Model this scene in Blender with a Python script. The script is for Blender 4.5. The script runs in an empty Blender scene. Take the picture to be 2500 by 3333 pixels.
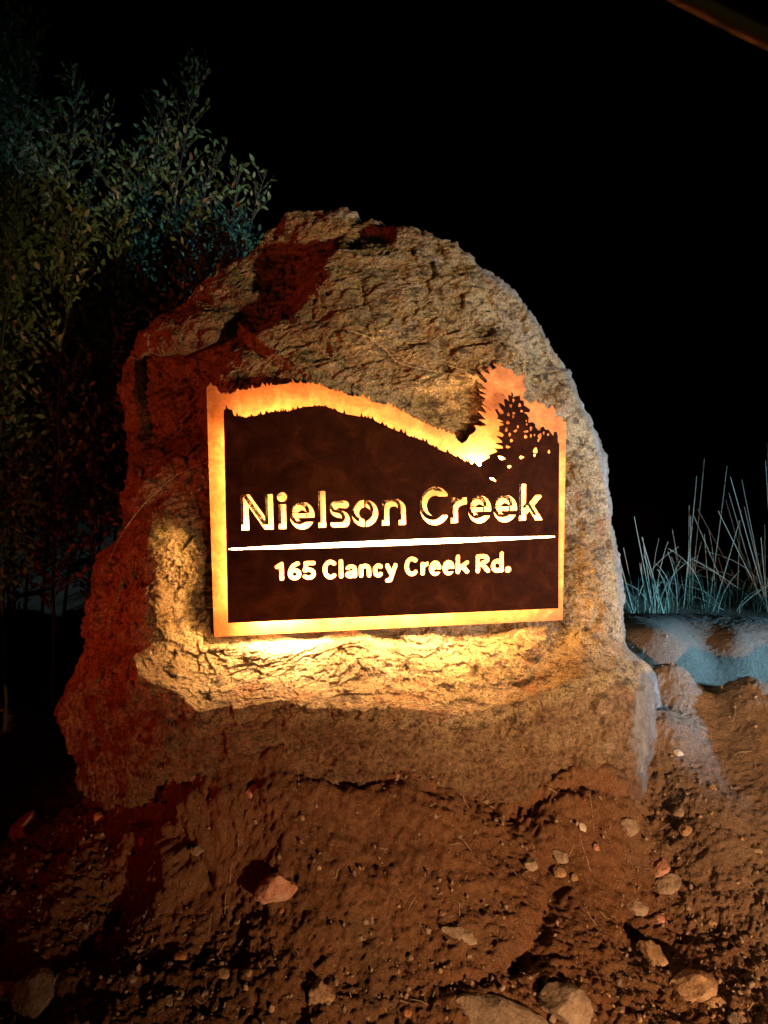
import bpy, math, random
import numpy as np
from mathutils import Vector, Matrix, Euler
from mathutils.geometry import delaunay_2d_cdt

rng = np.random.default_rng(11)
random.seed(11)
R = math.radians
S = bpy.context.scene
COL = S.collection

# ------------------------------------------------------------------ camera, world, lights, exposure
CAM = np.array([0.0, 0.0, 1.5])
PITCH = R(8.0)
FPX = 2500.0                       # focal length in photo pixels (26 mm phone lens)
cam_d = bpy.data.cameras.new('camera')
cam = bpy.data.objects.new('camera', cam_d); COL.objects.link(cam)
cam.location = CAM; cam.rotation_euler = (R(90) - PITCH, 0, 0)
cam_d.sensor_fit = 'AUTO'; cam_d.sensor_width = 36.0; cam_d.lens = 36.0 * FPX / 3333.0
cam_d.clip_start = 0.02; cam_d.clip_end = 500
cam_d.dof.use_dof = True; cam_d.dof.focus_distance = 2.45; cam_d.dof.aperture_fstop = 6.5
S.camera = cam

w = bpy.data.worlds.new('World'); S.world = w; w.use_nodes = True
nt = w.node_tree
bg = nt.nodes['Background']
sky = nt.nodes.new('ShaderNodeTexSky'); sky.sky_type = 'NISHITA'; sky.sun_disc = False
sky.sun_elevation = R(-8); sky.sun_rotation = R(200)
nt.links.new(sky.outputs[0], bg.inputs[0]); bg.inputs[1].default_value = 0.0006

S.view_settings.view_transform = 'Standard'; S.view_settings.look = 'None'
S.view_settings.exposure = 0.0; S.view_settings.gamma = 1.0
try: S.view_settings.use_curve_mapping = False
except Exception: pass
S.cycles.use_denoising = True
S.cycles.max_bounces = 6

def spot(name, loc, target, energy, color, size=R(60), blend=0.6, radius=0.05):
    d = bpy.data.lights.new(name, 'SPOT'); d.energy = energy; d.color = color
    d.spot_size = size; d.spot_blend = blend; d.shadow_soft_size = radius
    o = bpy.data.objects.new(name, d); COL.objects.link(o)
    o.location = loc
    v = Vector(target) - Vector(loc)
    o.rotation_euler = v.to_track_quat('-Z', 'Y').to_euler()
    return o
# a parked car's headlight behind the photographer on the right, its brake lights' twin on the left, a cool lamp up the road, and two added fill spots
spot('headlight_lamp', (3.9, -2.2, 0.64), (0.70, 2.4, 1.34), 2000, (1.0, 0.70, 0.36), R(24), 1.0, 0.12)
spot('ground_fill_lamp', (2.0, -1.6, 0.70), (0.95, 1.75, 0.06), 880, (1.0, 0.52, 0.25), R(52), 1.0, 0.05)  # added fill to brighten the dirt slope, not a car's lamp
spot('tail_lamp', (-3.0, 0.1, 0.85), (-0.70, 2.5, 1.22), 190, (1.0, 0.08, 0.025), R(46), 1.0, 0.30)
spot('far_car_lamp', (4.9, 1.1, 1.15), (1.65, 3.30, 1.05), 2100, (0.22, 0.58, 1.0), R(44), 0.8, 0.05)
spot('shrub_fill_lamp', (1.5, -3.0, 1.6), (-1.75, 4.0, 3.15), 20, (0.60, 1.0, 0.42), R(40), 1.0, 0.05)  # added greenish fill that brightens the shrubs, no such source

# ------------------------------------------------------------------ helpers
FW = np.array([0, math.cos(PITCH), -math.sin(PITCH)])
RT = np.array([1.0, 0, 0])
UP = np.array([0, math.sin(PITCH), math.cos(PITCH)])
def ray(px, py):
    px = np.asarray(px, float); py = np.asarray(py, float)
    return FW + RT * ((px - 1250) / FPX)[..., None] + UP * ((1666.5 - py) / FPX)[..., None]
def to_px(p):
    d = np.asarray(p, float) - CAM
    f = d @ FW
    return 1250 + FPX * (d @ RT) / f, 1666.5 - FPX * (d @ UP) / f, f

_h = np.random.default_rng(5)
PERM = _h.permutation(256); PERM = np.concatenate([PERM, PERM, PERM[:2]])
GR = _h.normal(size=(256, 3)); GR /= np.linalg.norm(GR, axis=1)[:, None]
def perlin(p):
    pi = np.floor(p).astype(np.int64); f = p - pi; pi &= 255
    u = f * f * f * (f * (f * 6 - 15) + 10)
    out = 0
    for dx in (0, 1):
        wx = u[:, 0] if dx else 1 - u[:, 0]
        for dy in (0, 1):
            wy = u[:, 1] if dy else 1 - u[:, 1]
            for dz in (0, 1):
                wz = u[:, 2] if dz else 1 - u[:, 2]
                h = PERM[PERM[PERM[pi[:, 0] + dx] + pi[:, 1] + dy] + pi[:, 2] + dz]
                g = GR[h]
                out = out + wx * wy * wz * (g[:, 0] * (f[:, 0] - dx) + g[:, 1] * (f[:, 1] - dy) + g[:, 2] * (f[:, 2] - dz))
    return out * 1.5
def fbm(p, oct=3, gain=0.5):
    a = 1.0; s = 0
    for i in range(oct):
        s = s + a * perlin(p * (2.03 ** i) + i * 17.3); a *= gain
    return s
JT = _h.random((256, 3))
def chips(p):                                   # broken facets: each cell is its own tilted plane
    pi = np.floor(p - .5).astype(np.int64); best = np.full(len(p), 1e9); out = np.zeros(len(p))
    for dx in (0, 1):
        for dy in (0, 1):
            for dz in (0, 1):
                c = pi + [dx, dy, dz]; h = PERM[PERM[PERM[c[:, 0] & 255] + (c[:, 1] & 255)] + (c[:, 2] & 255)]
                v = p - (c + .15 + .7 * JT[h]); dd = (v * v).sum(1); m = dd < best
                best[m] = dd[m]; out[m] = (v[m] * GR[h[m]]).sum(1) + (JT[h[m], 0] - .5) * .6
    return out
def sstep(x): x = np.clip(x, 0, 1); return x * x * (3 - 2 * x)

class RBF:                                     # linear-kernel interpolation: faceted like broken rock
    def __init__(s, pts, val, sc=1.0):
        s.p = np.asarray(pts, float) / sc; s.sc = sc; n = len(s.p)
        K = np.sqrt(((s.p[:, None] - s.p[None]) ** 2).sum(-1) + 0.02)
        A = np.zeros((n + 3, n + 3)); A[:n, :n] = K; A[:n, n] = 1; A[:n, n+1:] = s.p; A[n, :n] = 1; A[n+1:, :n] = s.p.T
        A[:n, :n] += np.eye(n) * 1e-3
        s.w = np.linalg.solve(A, np.concatenate([val, [0, 0, 0]]))
    def __call__(s, q):
        q = np.asarray(q, float) / s.sc; n = len(s.p); out = np.empty(len(q))
        for i in range(0, len(q), 60000):
            b = q[i:i+60000]
            K = np.sqrt(((b[:, None] - s.p[None]) ** 2).sum(-1) + 0.02)
            out[i:i+60000] = K @ s.w[:n] + s.w[n] + b @ s.w[n+1:]
        return out

def poly_dist(q, pts, closed=False):           # unsigned distance, and side sign of nearest segment
    q = np.asarray(q, float); P = np.asarray(pts, float)
    A = P if closed else P[:-1]; B = np.roll(P, -1, 0) if closed else P[1:]
    best = np.full(len(q), 1e18); side = np.zeros(len(q)); tt = np.zeros(len(q))
    for i, (a, b) in enumerate(zip(A, B)):
        ab = b - a; t = np.clip(((q - a) @ ab) / (ab @ ab + 1e-12), 0, 1)
        d = q - a - t[:, None] * ab; dd = (d * d).sum(1)
        m = dd < best
        best[m] = dd[m]; side[m] = (ab[0] * (q[m, 1] - a[1]) - ab[1] * (q[m, 0] - a[0])); tt[m] = i + t[m]
    return np.sqrt(best), np.sign(side), tt
def inside_poly(q, pts):
    x, y = q[:, 0], q[:, 1]; c = np.zeros(len(q), bool); P = np.asarray(pts, float)
    for a, b in zip(P, np.roll(P, -1, 0)):
        m = (a[1] > y) != (b[1] > y)
        xi = (b[0] - a[0]) * (y - a[1]) / (b[1] - a[1] + 1e-18) + a[0]
        c ^= m & (x < xi)
    return c
def sdf_poly(q, pts):
    d, _, _ = poly_dist(q, pts, True)
    return np.where(inside_poly(q, pts), -d, d)

def link(o, parent=None):
    COL.objects.link(o)
    if parent is not None: o.parent = parent
    return o
def mesh_obj(name, verts, faces, mat, parent=None, smooth=False):
    me = bpy.data.meshes.new(name)
    verts = np.ascontiguousarray(verts, dtype=np.float32)
    if isinstance(faces, np.ndarray):
        k = faces.shape[1]; nf = len(faces)
        me.vertices.add(len(verts)); me.vertices.foreach_set('co', verts.ravel())
        me.loops.add(nf * k); me.loops.foreach_set('vertex_index', np.ascontiguousarray(faces, dtype=np.int32).ravel())
        me.polygons.add(nf); me.polygons.foreach_set('loop_start', np.arange(0, nf * k, k, dtype=np.int32))
        me.polygons.foreach_set('loop_total', np.full(nf, k, dtype=np.int32))
        me.update(calc_edges=True); me.validate()
    else:
        me.from_pydata([tuple(map(float, v)) for v in verts], [], [tuple(map(int, f)) for f in faces]); me.update()
    me.polygons.foreach_set('use_smooth', [smooth] * len(me.polygons))
    if mat: me.materials.append(mat)
    return link(bpy.data.objects.new(name, me), parent)
def tag(o, label=None, cat=None, group=None, kind=None):
    if label: o['label'] = label
    if cat: o['category'] = cat
    if group: o['group'] = group
    if kind: o['kind'] = kind
    return o
def empty(name, loc, label, cat, group=None):
    o = bpy.data.objects.new(name, None); o.location = loc; o.empty_display_size = 0.1
    link(o); return tag(o, label, cat, group)

def tube(path, rad, n=6):
    path = np.asarray(path, float); m = len(path); rad = np.broadcast_to(rad, (m,))
    T = np.gradient(path, axis=0); T /= np.linalg.norm(T, axis=1)[:, None] + 1e-9
    ref = np.array([0.13, 0.4, 0.9]); ref /= np.linalg.norm(ref)
    A = np.cross(T, ref); bad = np.linalg.norm(A, axis=1) < 0.05; A[bad] = np.cross(T[bad], [1, 0, 0])
    A /= np.linalg.norm(A, axis=1)[:, None]; B = np.cross(T, A)
    an = np.arange(n) / n * 2 * np.pi
    V = path[:, None] + rad[:, None, None] * (A[:, None] * np.cos(an)[None, :, None] + B[:, None] * np.sin(an)[None, :, None])
    V = V.reshape(-1, 3); F = []
    for i in range(m - 1):
        for j in range(n):
            k = (j + 1) % n
            F.append((i*n+j, i*n+k, (i+1)*n+k, (i+1)*n+j))
    return V, F
class Bag:
    def __init__(s): s.v = []; s.f = []; s.n = 0
    def add(s, V, F):
        F = np.asarray(F); s.v.append(np.asarray(V)); s.f.append(F + s.n); s.n += len(V)
    def build(s, name, mat, parent=None, smooth=False):
        return mesh_obj(name, np.concatenate(s.v), np.concatenate(s.f), mat, parent, smooth)

# ------------------------------------------------------------------ materials
class NT:
    def __init__(s, name, rough=0.8, metal=0.0, spec=0.3):
        s.m = bpy.data.materials.new(name); s.m.use_nodes = True; s.t = s.m.node_tree
        s.b = s.t.nodes['Principled BSDF']; s.b.inputs['Roughness'].default_value = rough
        s.b.inputs['Metallic'].default_value = metal
        s.b.inputs['Specular IOR Level'].default_value = spec
        s.tc = s.n('ShaderNodeTexCoord'); s.co = s.tc.outputs['Object']
    def n(s, t, **kw):
        x = s.t.nodes.new(t)
        for k, v in kw.items(): setattr(x, k, v)
        return x
    def l(s, a, b): s.t.links.new(a, b)
    def noise(s, scale, detail=4, rough=0.55, dist=0.0, vec=None, st=None):
        x = s.n('ShaderNodeTexNoise'); x.inputs['Scale'].default_value = scale; x.inputs['Detail'].default_value = detail
        x.inputs['Roughness'].default_value = rough; x.inputs['Distortion'].default_value = dist
        v = vec or s.co
        if st:
            mp = s.n('ShaderNodeMapping'); mp.inputs['Scale'].default_value = st[:3]
            if len(st) > 3: mp.inputs['Rotation'].default_value = (0, st[3], 0)
            s.l(v, mp.inputs[0]); v = mp.outputs[0]
        s.l(v, x.inputs['Vector']); return x.outputs['Fac']
    def ramp(s, fac, stops):
        x = s.n('ShaderNodeValToRGB'); e = x.color_ramp.elements
        while len(e) < len(stops): e.new(0.5)
        for q, (p, c) in zip(e, stops): q.position = p; q.color = (*c, 1) if len(c) == 3 else c
        s.l(fac, x.inputs[0]); return x.outputs[0]
    def mix(s, fac, a, b, mode='MIX'):
        x = s.n('ShaderNodeMix', data_type='RGBA', blend_type=mode)
        for sock, v in ((x.inputs[0], fac), (x.inputs[6], a), (x.inputs[7], b)):
            if hasattr(v, 'is_output') or isinstance(v, bpy.types.NodeSocket): s.l(v, sock)
            else: sock.default_value = v if not isinstance(v, tuple) else (*v, 1)
        return x.outputs[2]
    def math(s, op, a, b=0.0, c=None):
        x = s.n('ShaderNodeMath', operation=op)
        for sock, v in ((x.inputs[0], a), (x.inputs[1], b)) + (((x.inputs[2], c),) if c is not None else ()):
            if isinstance(v, bpy.types.NodeSocket): s.l(v, sock)
            else: sock.default_value = v
        return x.outputs[0]
    def bump(s, h, dist, strength=1.0, prev=None):
        x = s.n('ShaderNodeBump'); x.inputs['Distance'].default_value = dist; x.inputs['Strength'].default_value = strength
        s.l(h, x.inputs['Height'])
        if prev: s.l(prev, x.inputs['Normal'])
        return x.outputs[0]
    def done(s, col, nrm=None):
        if isinstance(col, tuple): s.b.inputs['Base Color'].default_value = (*col, 1)
        else: s.l(col, s.b.inputs['Base Color'])
        if nrm: s.l(nrm, s.b.inputs['Normal'])
        return s.m
M = {}
def rock_mat(name, cols, stain, st=(1, 1, 2.0, 0.25), bump=0.006):
    m = NT(name, 0.85, 0, 0.2)
    big = m.noise(2.6, 5, 0.6, 0.6)
    c = m.ramp(big, [(0.30, cols[0]), (0.47, cols[1]), (0.62, cols[2]), (0.75, cols[3])])
    sp = m.noise(19, 7, 0.72, 0.3, st=st)
    c = m.mix(m.ramp(sp, [(0.40, (.9, .9, .9)), (0.50, (0, 0, 0))]), c, stain[0])
    sp2 = m.noise(6, 5, 0.65, 0.2)
    c = m.mix(m.ramp(sp2, [(0.55, (0, 0, 0)), (0.64, (0.8, 0.8, 0.8))]), c, stain[1])
    ru = m.noise(4.5, 6, 0.7, 0.4)
    c = m.mix(m.ramp(ru, [(0.56, (0, 0, 0)), (0.66, (.75, .75, .75))]), c, stain[2])
    vo = m.n('ShaderNodeTexVoronoi'); vo.inputs['Scale'].default_value = 210; m.l(m.co, vo.inputs['Vector'])
    sep = m.n('ShaderNodeSeparateColor'); m.l(vo.outputs['Color'], sep.inputs[0])
    c = m.mix(0.8, c, m.ramp(sep.outputs[0], [(0.08, (.35, .33, .33)), (0.3, (.85, .82, .8)), (0.85, (1.1, 1.05, 1.0)), (0.97, (1.6, 1.5, 1.4))]), 'MULTIPLY')
    fine = m.noise(330, 2, 0.6)
    c = m.mix(0.5, c, m.ramp(fine, [(0.3, (0.6, 0.58, 0.55)), (0.65, (1.2, 1.18, 1.15))]), 'MULTIPLY')
    h = m.math('ADD', m.noise(62, 8, 0.74, 0.2, st=st), m.math('MULTIPLY', m.noise(170, 3, 0.6), 0.35))
    so = m.n('ShaderNodeAttribute', attribute_name='soil')
    sm = m.math('MULTIPLY', so.outputs['Fac'], m.ramp(m.noise(9, 7, .75, .3), [(.38, (.35, .35, .35)), (.6, (1, 1, 1))]))
    c = m.mix(sm, c, m.mix(m.ramp(m.noise(60, 7, .8), [(.40, (0, 0, 0)), (.60, (1, 1, 1))]), (.070, .032, .016), (.34, .205, .12)))
    at = m.n('ShaderNodeAttribute', attribute_name='fresh_rimlit')
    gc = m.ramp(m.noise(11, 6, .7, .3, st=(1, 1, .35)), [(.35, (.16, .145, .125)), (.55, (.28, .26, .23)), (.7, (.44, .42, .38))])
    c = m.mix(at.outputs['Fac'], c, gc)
    return m.done(c, m.bump(h, bump, 1.0))
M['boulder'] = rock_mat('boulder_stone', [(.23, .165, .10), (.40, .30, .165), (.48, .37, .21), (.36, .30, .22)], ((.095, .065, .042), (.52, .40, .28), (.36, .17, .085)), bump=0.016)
def dirt_mat():
    m = NT('dirt', 0.95, 0, 0.1)
    c = m.ramp(m.noise(3.0, 5, 0.6, 0.4), [(0.3, (.12, .055, .027)), (0.5, (.25, .125, .062)), (0.7, (.20, .125, .068))])
    c = m.mix(m.ramp(m.noise(60, 4, 0.65), [(0.40, (0, 0, 0)), (0.62, (.6, .6, .6))]), c, (.34, .21, .12))
    dr = m.n('ShaderNodeAttribute', attribute_name='dry')
    c = m.mix(dr.outputs['Fac'], c, m.mix(m.noise(30, 5, .7), (.26, .19, .13), (.44, .34, .25)))
    c = m.mix(0.8, c, m.ramp(m.noise(260, 3, 0.6), [(0.3, (.4, .38, .36)), (0.65, (1.3, 1.25, 1.2))]), 'MULTIPLY')
    h = m.math('ADD', m.noise(80, 8, 0.75), m.math('MULTIPLY', m.noise(330, 3, 0.6), 0.45))
    return m.done(c, m.bump(h, 0.013, 1.0))
M['dirt'] = dirt_mat()
def stone_mat(name, a, b, c):
    m = NT(name, 0.85, 0, 0.2)
    col = m.ramp(m.noise(14, 5, 0.6, 0.5), [(0.35, a), (0.5, b), (0.65, c)])
    col = m.mix(0.6, col, m.ramp(m.noise(200, 3, 0.6), [(0.3, (.5, .5, .5)), (0.65, (1.2, 1.2, 1.2))]), 'MULTIPLY')
    return m.done(col, m.bump(m.noise(60, 5, 0.6, 0.4), 0.006, 1.0))
M['stone_tan'] = stone_mat('tan_stone', (.28, .18, .10), (.42, .28, .16), (.50, .36, .22))
M['stone_orange'] = stone_mat('orange_stone', (.38, .16, .07), (.52, .24, .11), (.56, .32, .17))
M['stone_pink'] = stone_mat('pink_stone', (.42, .20, .13), (.52, .28, .19), (.60, .42, .32))
M['stone_pale'] = stone_mat('pale_stone', (.46, .40, .30), (.62, .56, .44), (.72, .66, .54))
M['stone_grey'] = stone_mat('grey_brown_stone', (.22, .17, .12), (.32, .25, .18), (.40, .33, .25))
def corten(name, cols, rough, metal, sc=9):
    m = NT(name, rough, metal, 0.35)
    c = m.ramp(m.noise(sc, 6, 0.65, 0.8, st=(1, 1, 0.55)), [(0.3, cols[0]), (0.5, cols[1]), (0.68, cols[2])])
    c = m.mix(0.55, c, m.ramp(m.noise(120, 4, 0.7), [(0.32, (.55, .5, .5)), (0.62, (1.15, 1.1, 1.1))]), 'MULTIPLY')
    st = m.noise(30, 4, 0.6, 0.3, st=(1.0, 1.0, 0.12))
    c = m.mix(0.35, c, m.ramp(st, [(0.35, (.55, .5, .45)), (0.6, (1.1, 1.05, 1.0))]), 'MULTIPLY')
    return m.done(c, m.bump(m.noise(220, 3, 0.6), 0.0006, 0.6))
M['front'] = corten('dark_weathered_steel', [(.013, .0032, .0012), (.028, .007, .0025), (.055, .015, .005)], 0.8, 0.0); M['front'].node_tree.nodes['Principled BSDF'].inputs['Specular IOR Level'].default_value = .06
M['back'] = corten('orange_weathered_steel', [(.26, .085, .025), (.42, .15, .045), (.56, .24, .085)], 0.6, 0.05, 14)
def emit(name, col, st):
    m = NT(name); m.b.inputs['Emission Color'].default_value = (*col, 1); m.b.inputs['Emission Strength'].default_value = st
    return m.done((0.8, 0.75, 0.65))
M['led'] = emit('led_diffuser', (1.0, 0.53, 0.16), 42)
M['ledtop'] = emit('led_ridge', (1.0, 0.50, 0.15), 30)
M['warm'] = emit('led_middle_module', (1.0, 0.60, 0.23), 150)
M['ledin'] = emit('led_inner', (1.0, 0.64, 0.32), 150)
M['hot'] = emit('led_module', (1.0, 0.64, 0.28), 340)
M['tape'] = emit('led_tape', (1.0, 0.82, 0.56), 1.8)
M['standoff'] = NT('steel_stud', 0.4, 0.9).done((.35, .3, .27))
def leaf_mat(name, a, b):
    m = NT(name, 0.6, 0, 0.3)
    oi = m.n('ShaderNodeObjectInfo')
    c = m.ramp(m.noise(9, 2), [(0.35, a), (0.65, b)])
    return m.done(c)
M['leaf'] = leaf_mat('green_leaf', (.055, .10, .028), (.12, .16, .05))
M['leaf_dry'] = leaf_mat('yellowing_leaf', (.22, .16, .07), (.30, .20, .09))
M['stem'] = NT('shrub_bark', 0.8).done((.06, .05, .035))
def straw_mat():
    m = NT('dry_grass', 0.7, 0, 0.3); c = m.ramp(m.noise(6, 3), [(0.35, (.42, .36, .22)), (0.65, (.62, .55, .38))]); return m.done(c)
M['straw'] = straw_mat()
M['blade'] = leaf_mat('grass_blade', (.08, .14, .07), (.16, .22, .12))
M['cord'] = NT('orange_cord', 0.6).done((.30, .12, .03))

# ------------------------------------------------------------------ sign plane
_n = np.array([math.sin(R(8)) * math.cos(R(2)), -math.cos(R(8)) * math.cos(R(2)), math.sin(R(2))])
_u = np.array([math.cos(R(8)), math.sin(R(8)), 0.0]); _v = np.cross(_n, _u)
_r = R(0.46)
U = _u * math.cos(_r) + _v * math.sin(_r); V = -_u * math.sin(_r) + _v * math.cos(_r); N = _n
P0 = CAM + ray(1257, 1665) * 2.4                     # a point of the back plate's face
GAP = 0.058                                         # between the two plates
def on_plane(px, py, off=0.0):
    r_ = ray(px, py); off = np.asarray(off, float)
    t = ((P0 - CAM) @ N + off) / (r_ @ N)
    return CAM + r_ * t[..., None]
def uv(px, py, off=0.0):
    p = on_plane(px, py, off) - P0
    return np.stack([p @ U, p @ V], -1)

# ------------------------------------------------------------------ boulder
SIL = [(904,738),(925,712),(964,696),(1040,690),(1115,686),(1160,700),(1190,723),(1235,734),(1311,746),(1400,768),(1477,790),(1490,786),
(1522,821),(1582,889),(1620,905),(1658,919),(1703,980),(1763,1070),(1831,1168),(1884,1296),(1944,1424),(1974,1537),(1989,1643),
(2003,1720),(2012,1808),(2024,1900),(2030,1989),(2046,2110),(2087,2147),(2125,2175),(2147,2260),(2170,2351),(2182,2411),(2178,2490),(2170,2547),(2140,2622),
(2110,2720),(2000,2860),(1700,2930),(1250,2950),(800,2930),(450,2860),(300,2760),(284,2633),(268,2543),(253,2481),(232,2456),(217,2398),(203,2344),(206,2289),
(232,2224),(260,2170),(284,2112),(283,2050),(287,1951),(301,1886),(333,1805),(371,1767),(409,1718),(409,1626),(420,1571),(417,1463),
(412,1398),(400,1311),(399,1260),(402,1215),(421,1142),(457,1082),(511,1028),(559,1016),(601,986),(662,938),(734,889),(782,859),(824,823),(861,763)]
CTL = [(700,1300,-.10),(1250,1250,-.06),(1250,1500,-.06),(1800,1350,-.08),(700,1700,-.06),(1250,1700,-.05),(1830,1700,-.06),(700,2075,-.012),(1000,2085,-.006),(1250,2085,-.006),(1600,2080,-.006),(1840,2060,-.012),
(1560,1250,-.07),(1640,1160,-.075),(590,1700,-.055),(600,1950,-.015),(520,1740,0.005),(500,1950,.055),(450,1800,.02),(470,2050,.09),(575,2080,.055),(650,2100,.02),
(1935,1800,-.03),(1975,1950,.01),(1930,2070,.02),(1900,1500,-.12),(1950,1620,-.10),
(850,1190,-.09),(1200,1050,-.12),(1200,900,-.20),(1060,870,-.24),(1150,760,-.40),(1000,760,-.46),(1450,850,-.27),(1650,1000,-.20),(1780,1180,-.17),
(950,850,-.42),(850,950,-.36),(790,880,-.46),(700,1080,-.22),(640,1000,-.34),(550,1080,-.32),(460,1150,-.44),(430,1280,-.46),(560,1260,-.36),(520,1400,-.34),(440,1400,-.40),(500,1520,-.24),(435,1600,-.24),(600,1450,-.20),(640,1250,-.26),
(700,2130,.035),(1000,2110,.035),(1130,2098,.05),(1250,2110,.045),(1420,2115,.02),(1600,2100,.03),(1850,2090,.02),(700,2200,.12),(1000,2190,.12),(1250,2190,.13),(1600,2170,.11),(1950,2130,.06),(2060,2165,.06),
(560,2250,.18),(640,2310,.24),(900,2290,.26),(1250,2300,.27),(1500,2325,.27),(1700,2285,.24),(1900,2190,.15),(2075,2205,.12),
(400,2300,.13),(320,2300,.03),(270,2450,-.06),(450,2500,.21),(800,2450,.30),(1250,2450,.31),(1700,2450,.28),(2045,2400,.19),(2070,2600,.17),
(1250,2650,.27),(800,2620,.22),(450,2640,.08),(1900,2650,.20),(330,2620,-.04),(2165,2400,.16),(2150,2580,.14),
(330,1950,-.16),(380,1850,-.10),(330,2100,-.08),(400,2060,.00),(1250,2900,.0),(600,2850,-.05),(1900,2850,0.0)]
rock_rbf = RBF([c[:2] for c in CTL], np.array([c[2] for c in CTL]), 400.0)
def rock_offset(q):
    o = rock_rbf(q)
    def st(poly, width, amp, fade=200):
        d, s, t = poly_dist(q, poly); n = len(poly) - 1
        jit = 14 * perlin(np.c_[q / 60.0, np.full(len(q), 3.3)])
        e = np.minimum(np.clip(t / 0.4, 0, 1), np.clip((n - t) / 0.4, 0, 1))
        x = d * s + jit
        return amp * sstep(x / width + 0.5) * np.exp(-np.abs(x) / fade) * e
    # the slab stands proud of the stone to its left; under-cut shelf; split below the cap
    o += st([(1290,800),(1180,802),(1085,800),(1010,880),(955,1000),(800,1090),(705,1190),(672,1270),(690,1480)], 44, -0.15, 420)
    o += st([(430,1165),(520,1155),(600,1160),(700,1120),(760,1040)], 22, -0.11, 300)
    def crease(poly, amp, wd):
        d, s, t = poly_dist(q, poly); n = len(poly) - 1
        e = np.minimum(np.clip(t / 0.5, 0, 1), np.clip((n - t) / 0.5, 0, 1))
        return amp * e * np.exp(-(d + 6 * np.abs(perlin(np.c_[q / 40.0, np.full(len(q), 8.1)]))) / wd)
    o += crease([(430,2110),(455,2190),(560,2250),(640,2318),(900,2292),(1250,2302),(1500,2330),(1700,2290),(1900,2195),(2090,2172)], .085, 62)
    o += crease([(520,2560),(640,2500),(850,2480),(1150,2490),(1400,2530),(1640,2590)], .03, 60)
    o += crease([(400,2120),(330,2250),(260,2400)], .03, 50)
    xl = np.interp(q[:, 1], [2150, 2170, 2300, 2420, 2560, 2680], [2090, 2080, 2055, 2050, 2075, 2105]) + 10 * perlin(np.c_[q / 70.0, np.full(len(q), 1.7)])
    o -= np.clip(q[:, 0] - xl, 0, 150) * .0017 * sstep((q[:, 1] - 2130) / 60)
    return o
def terrace(v, k=.22):
    f = np.floor(v); return f + sstep((v - f) / k)
def rock_noise(p):
    q = p.copy(); c_, s_ = math.cos(0.22), math.sin(0.22)
    x = q[:, 0] * c_ + q[:, 2] * s_; z = -q[:, 0] * s_ + q[:, 2] * c_
    a = np.c_[x, q[:, 1], z]
    wv = np.c_[perlin(a * 12), perlin(a * 12 + 31), perlin(a * 12 + 57)] * 0.010 + np.c_[perlin(a * 45), perlin(a * 45 + 31), perlin(a * 45 + 57)] * 0.004
    d = fbm(a * 3.1 + 4, 2, 0.5) * 0.020
    d += terrace(fbm((a + wv) * np.array([4.2, 4.2, 7.0]) + 21, 2, .5) * 3.2) * .011
    b = (a + wv) * np.array([1.0, 1.0, 1.7])
    d += chips(b * 9) * .020 + chips(b * 24 + 5) * .0085 + chips(b * 58 + 11) * .0042
    r2 = 1 - np.abs(perlin(b * 48 + 9)) * 2
    d += r2 * 0.0036 + perlin(b * 100) * 0.0038
    return d
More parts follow.
